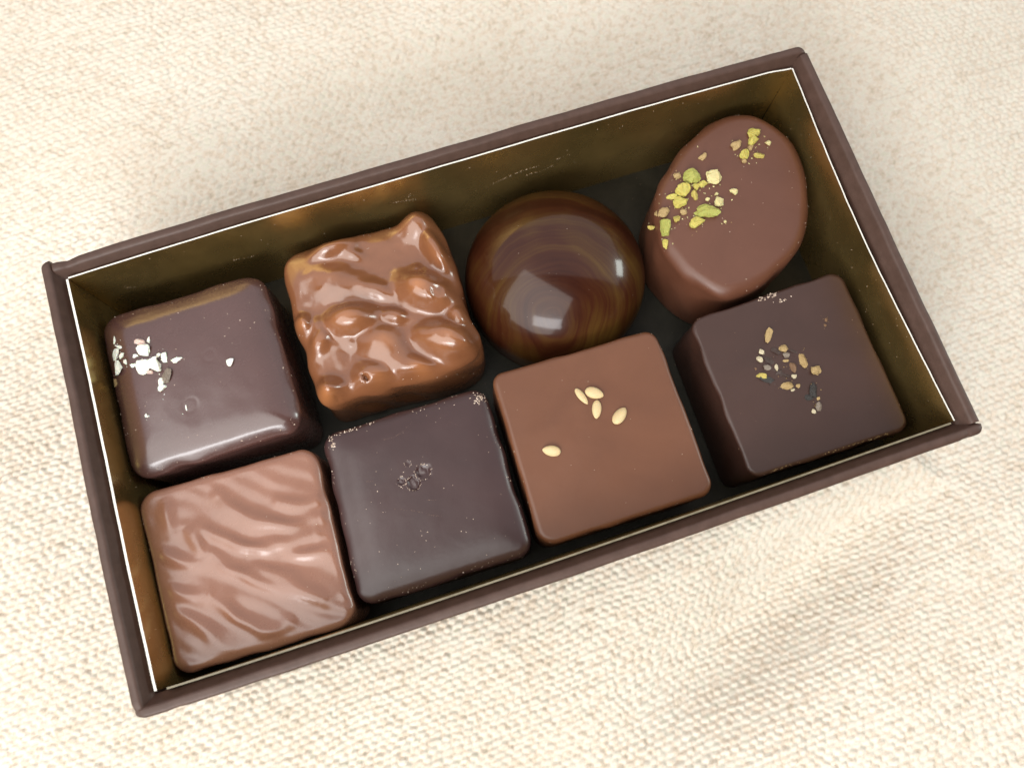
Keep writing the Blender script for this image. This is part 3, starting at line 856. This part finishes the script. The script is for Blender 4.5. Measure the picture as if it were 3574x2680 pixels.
def dust(name, rows, count, spread, size, mat, par, og_, ff, seed):
    g_ = np.random.default_rng(seed)
    P_ = []
    while len(P_) < count:
        q = rows[g_.integers(len(rows))]
        p = np.array(q[:2]) + g_.normal(size=2) * spread
        z_, n_ = ff(*p)
        if z_ is not None and z_ > 8: P_.append((p[0], p[1], z_))
    bits(name, P_, g_.uniform(size[0], size[1], count), mat, par, og_, seed)
dust('salt_dust', SALT_ROWS, 60, 0.6, (0.05, 0.16), M['white'], *SALT_F, 20)
mid = [q for q in PEPPER if q[5] in ('dark', 'black', 'grey')]
dust('pepper_dust', mid, 90, 0.55, (0.06, 0.20), M['dark'], r, og, f, 21)
dust('pepper_husk_dust', PEPPER, 46, 0.75, (0.05, 0.15), M['gold'], r, og, f, 22)

# --- sesame milk chocolate
og = sq_origin('sesame')
r = empty('milk_chocolate', og)
tag(r, 'smooth milk chocolate with five sesame seeds on top', 'chocolate', GROUP)
ol = rounded_quad(grow(SQUARES['sesame'], 1.02) + [-0.2, 0.0], [1.8, 2.0, 2.2, 2.6])
b = body('coating', ol, FL, 15.0, 0.9, 0.8, M['milk_choc'], r, og, 0.1, 0.1, low_noise(0.05, 0.12, 90), side_noise(0.15, 92))
f = surface_sampler(b)
def seed_mesh():
    V, F = [], []
    n, m = 22, 18
    for i in range(n + 1):
        t = -1 + 2 * i / n
        t = math.sin(t * math.pi / 2)
        w = (1 - t) ** 0.62 * (1 + t) ** 0.5 * 0.88
        for j in range(m):
            a = 2 * math.pi * j / m
            V.append((t, w * math.cos(a), 0.62 * w * math.sin(a) * (1 + 0.06 * math.cos(3 * a))))
    for i in range(n):
        for j in range(m):
            F.append((i * m + j, i * m + (j + 1) % m, (i + 1) * m + (j + 1) % m, (i + 1) * m + j))
    me = mesh_of('sesame_seed', V, F)
    me.polygons.foreach_set('use_smooth', np.ones(len(me.polygons), bool))
    me.materials.append(M['sesame'])
    return me
sm_mesh = seed_mesh()
for (x, y, a, bb, ang) in SESAME:
    o = bpy.data.objects.new('sesame_seed', sm_mesh)
    COL.objects.link(o); o.parent = r
    z, nn = f(x, y)
    o.location = (Vector((x, y, z + bb * 0.24)) - Vector(og)) * MM
    o.rotation_euler = (random.uniform(-.3, .3), random.uniform(-.08, .08), ang)
    o.scale = (a * MM, bb * MM, bb * MM)
g = np.random.default_rng(4)
P = edge_points(ol, f, 34, g, (0.0, 0.3)) + scatter(ol, f, 14, g)
bits('crumbs', P, g.uniform(0.04, 0.10, len(P)), M['crumb_pale'], r, og, 7)

# --- rippled milk chocolate
og = sq_origin('wavy')
r = empty('milk_chocolate', og)
tag(r, 'milk chocolate with diagonal rippled top in the left front corner', 'chocolate', GROUP)
ol = rounded_quad(grow(SQUARES['wavy'], 1.016) + [-0.45, 0.0], 2.6)
def seg_dist(x, y, line):
    best = np.full(np.shape(x), 1e9); sd = np.zeros(np.shape(x)); end = np.zeros(np.shape(x))
    Ln = np.array(line)
    tot = len(Ln) - 1
    for i in range(tot):
        a, b_ = Ln[i], Ln[i + 1]
        d = b_ - a; l2 = d @ d
        t = np.clip(((x - a[0]) * d[0] + (y - a[1]) * d[1]) / l2, 0, 1)
        ex, ey = x - a[0] - t * d[0], y - a[1] - t * d[1]
        dist = np.hypot(ex, ey)
        s = np.sign(d[0] * ey - d[1] * ex)
        m = dist < best
        best = np.where(m, dist, best); sd = np.where(m, s, sd); end = np.where(m, (i + t) / tot, end)
    return best, sd, end
def soft_line(L):
    L = np.array(L, float); d = np.r_[0, np.cumsum(np.linalg.norm(np.diff(L, axis=0), axis=1))]
    q = np.linspace(0, d[-1], 26)
    P = np.stack([np.interp(q, d, L[:, 0]), np.interp(q, d, L[:, 1])], 1)
    for _ in range(14):
        P[1:-1] = 0.5 * P[1:-1] + 0.25 * (P[:-2] + P[2:])
    return P
SMOOTH_RIPPLES = [soft_line(L) for L in RIPPLES]
def ripple(x, y):
    z = low_noise(0.10, 0.16, 95)(x, y)
    L0 = np.array(RIPPLES[0]); dv = L0[-1] - L0[0]; dv /= np.linalg.norm(dv)
    ph = -dv[1] * x + dv[0] * y + 1.1 * vnoise(x, y, 0.16, 99)
    z = z + 0.07 * np.sin(2 * np.pi * ph / 2.5) * (0.6 + 0.5 * vnoise(x, y, 0.12, 94))
    wx = x + 0.3 * vnoise(x, y, 0.3, 97); wy = y + 0.3 * vnoise(x, y, 0.3, 98)
    for k, line in enumerate(SMOOTH_RIPPLES):
        d, s, e = seg_dist(wx, wy, line)
        w = 1.05
        taper = 0.35 + 0.65 * np.sin(np.pi * np.clip(e, 0.02, 0.98)) ** 0.7
        z = z + (0.58 if k in (0, 1, 2, 5, 6) else 0.44) * taper * np.exp(-(d / w) ** 2)
    cen = np.mean(SQUARES['wavy'], axis=0)
    edge = np.maximum(np.abs(x - cen[0]), np.abs(y - cen[1]))
    return z * sm(12.9, 11.2, edge) - 0.1
b = body('coating', ol, FL, 15.0, 1.3, 1.0, M['wavy_choc'], r, og, 0.2, 0.1, ripple, side_noise(0.2, 96), rings=100)
f = surface_sampler(b)
g = np.random.default_rng(5)
P = edge_points(ol, f, 26, g, (0.0, 0.4)) + scatter(ol, f, 14, g)
bits('crumbs', P, g.uniform(0.04, 0.10, len(P)), M['crumb_pale'], r, og, 8)

# --- nut cluster
ol = smooth_loop(resample(smooth_loop(resample(ccw(CLUSTER), 120), 2), 320), 6)
og = (float(ol[:, 0].mean()), float(ol[:, 1].mean()), FL)
r = empty('nut_cluster', og)
tag(r, 'lumpy glossy milk chocolate with nuts bulging under the coating', 'chocolate', GROUP)
gs_ = np.random.default_rng(77)
SMALL_NUTS = [(gs_.uniform(-27, -5), gs_.uniform(3.5, 25.5), gs_.uniform(1.0, 2.0), gs_.uniform(0.8, 1.3), gs_.uniform(0, 3.1), gs_.uniform(0.45, 1.0)) for _ in range(20)]
def lumps(x, y):
    zs = []
    for (cx, cy, a, b_, ang, h) in NUTS:
        dx, dy = x - cx, y - cy
        u = (dx * math.cos(ang) + dy * math.sin(ang)) / (a * 1.12)
        v = (-dx * math.sin(ang) + dy * math.cos(ang)) / (b_ * 1.15)
        rr = u * u + v * v
        zs.append(1.35 * h * np.exp(-(rr ** 1.45) * 1.1))
    for (cx, cy, a, b_, ang, h) in SMALL_NUTS:
        dx, dy = x - cx, y - cy
        u = (dx * math.cos(ang) + dy * math.sin(ang)) / a; v = (-dx * math.sin(ang) + dy * math.cos(ang)) / b_
        zs.append(h * np.exp(-((u * u + v * v) ** 1.3) * 1.2))
    zs = np.array(zs)
    k = 3.2
    z = np.log(np.sum(np.exp(k * zs) - 1, axis=0) + 1) / k
    z = z + 0.22 * vnoise(x, y, 0.33, 105) + 0.07 * vnoise(x, y, 0.8, 106)
    for (cx, cy, rad) in NUT_PITS:
        d = np.hypot(x - cx, y - cy) / rad * (1 + 0.2 * vnoise(x, y, 1.5, 107))
        ecc = np.hypot((x - cx) * 1.35 + (y - cy) * 0.5, (y - cy) * 0.9) / rad * (1 + 0.35 * vnoise(x, y, 1.9, 109))
        z = z - (0.40 * np.exp(-d ** 4) - 0.12 * np.exp(-((d - 1.1) / 0.35) ** 2) if rad > 1 else 1.5 * np.exp(-ecc ** 4))
    return z
def thinness(x, y):
    t = np.zeros(np.shape(x))
    for i, (cx, cy, a, b_, ang, h) in enumerate(NUTS):
        dx, dy = x - cx, y - cy
        u = (dx * math.cos(ang) + dy * math.sin(ang)) / a; v = (-dx * math.sin(ang) + dy * math.cos(ang)) / b_
        side = 0.5 + 0.5 * vnoise(x, y, 0.33, 120 + i)
        t = np.maximum(t, min(1, h / 2.0) * side ** 1.5 * sm(1.3, 0.1, np.hypot(u, v)))
    return t
b = body('coating', ol, FL, 14.0, 2.4, 2.0, M['cluster_choc'], r, og, 0.2, 0.35, lumps, side_noise(0.45, 108), rings=110)
cv = np.empty(len(b.data.vertices) * 3); b.data.vertices.foreach_get('co', cv); cv = cv.reshape(-1, 3) / MM
att = b.data.attributes.new('thin', 'FLOAT', 'POINT')
att.data.foreach_set('value', (thinness(cv[:, 0] + og[0], cv[:, 1] + og[1]) * sm(8, 12, cv[:, 2])).astype(np.float32))
f = surface_sampler(b)
g = np.random.default_rng(6)
P = edge_points(ol, f, 30, g, (0.0, 0.8)) + scatter(ol, f, 20, g)
bits('crumbs', P, g.uniform(0.04, 0.12, len(P)), M['crumb_pale'], r, og, 9)

# --- oval with pistachio
ol = smooth_loop(resample(smooth_loop(resample(ccw(OVAL), 90), 2), 300), 6)
og = (float(ol[:, 0].mean()), float(ol[:, 1].mean()), FL)
r = empty('oval_chocolate', og)
tag(r, 'oval milk chocolate sprinkled with chopped green pistachio', 'chocolate', GROUP)
b = body('coating', ol, FL, 16.3, 2.0, 2.0, M['oval_choc'], r, og, 0.3, 0.1, low_noise(0.06, 0.12, 110), side_noise(0.25, 111))
f = surface_sampler(b)
put_chunks('pistachio_piece', PISTACHIO, r, og, f, 300, 0.85, 0.32, 1.12)
g = np.random.default_rng(7)
dust('pistachio_dust', PISTACHIO, 110, 0.7, (0.05, 0.20), M['pale'], r, og, f, 23)
dust('pistachio_skin_dust', PISTACHIO, 40, 0.6, (0.05, 0.16), M['tan'], r, og, f, 24)
P = edge_points(ol, f, 30, g, (0.0, 0.6)) + scatter(ol, f, 22, g)
bits('crumbs', P, g.uniform(0.04, 0.11, len(P)), M['crumb_pale'], r, og, 10)

# --- marbled dome
DC = (13.15, 13.0); DR = 15.0; DH = 17.6
DOME_SWIRL = (SWIRL[0][0] - DC[0], SWIRL[0][1] - DC[1])
M['dome'] = dome_mat()
r = empty('dome_chocolate', (*DC, FL))
tag(r, 'glossy marbled dome shaped dark chocolate with golden brown swirls', 'chocolate', GROUP)
V, F = [], []
n = 160
prof = [(DR - 0.75, 0.0), (DR - 0.45, 0.25), (DR - 0.55, 0.6), (DR - 0.35, 2.0), (DR - 0.12, 4.2), (DR, 6.4)]
for k in range(1, 61):
    a = 0.5 * math.pi * k / 60
    e = 1.0
    prof.append((DR * math.cos(a) ** e if k < 60 else 0.02, 6.4 + (DH - 6.4) * math.sin(a)))
for (rad, z) in prof:
    for j in range(n):
        a = 2 * math.pi * j / n
        V.append((rad * math.cos(a) * MM, rad * math.sin(a) * MM, z * MM))
for i in range(len(prof) - 1):
    for j in range(n):
        j2 = (j + 1) % n
        F.append((i * n + j, i * n + j2, (i + 1) * n + j2, (i + 1) * n + j))
F.append(tuple((len(prof) - 1) * n + j for j in range(n))); F.append(tuple(reversed(range(n))))
b = link('coating', mesh_of('coating', V, F), M['dome'], r)
f = surface_sampler(b)
g = np.random.default_rng(8)
P = []
while len(P) < 16:
    p = np.array(DC) + g.uniform(-1, 1, 2) * DR * 0.8
    z, nn = f(*p)
    if z is not None: P.append((p[0], p[1], z))
bits('crumbs', P, g.uniform(0.035, 0.07, len(P)), M['crumb_pale'], r, (*DC, FL), 11)

# --- crumbs and smears left on the gold lining
g = np.random.default_rng(9)
P = []
def along(rows, groups, spread):
    for idx in groups:
        L = [np.array(rows[i]) for i in idx]
        for a, b_ in zip(L[:-1], L[1:]):
            m = max(4, int(np.linalg.norm(b_ - a) / 0.16))
            for t in np.linspace(0, 1, m):
                if g.uniform() < 0.75:
                    q = a + (b_ - a) * t + g.normal(size=3) * [spread, 0, spread * 0.7]
                    P.append((q[0], None, q[2]))
along(SMEAR, [(0, 1, 2, 3), (4, 5, 6), (7, 8)], 0.12)
along(SMEAR2, [(0, 1, 2), (3, 4)], 0.10)
along(SMEAR3, [(0, 1, 2), (4, 5)], 0.14)
for _ in range(34): P.append((g.uniform(-55, 50), None, g.uniform(12, 22)))
Q = []
for (x, _, z) in P:
    s = (x + HX) / (2 * HX)
    Q.append((x, HY + bow_top(s) * zf(z) * 0.95 - 0.03, z))
for _ in range(26):
    z = g.uniform(14, 22); y = g.uniform(-28, 26)
    s = (y + HY) / (2 * HY)
    Q.append((HX - 0.95 * math.sin(math.pi * s) ** 1.2 * zf(z) - 0.03, y, z))
for _ in range(16):
    Q.append((-HX + 0.06, g.uniform(-28, 28), g.uniform(14, 22)))
o = bits('wall_crumbs', Q, g.uniform(0.025, 0.075, len(Q)), M['crumb_pale'], box, (0, 0, 0), 12)
P = []
for _ in range(240):
    P.append((g.uniform(-56, 56), g.uniform(-29, 29), 1.53))
bits('floor_crumbs', P, g.uniform(0.03, 0.10, len(P)), M['crumb_brown'], box, (0, 0, 0), 13)
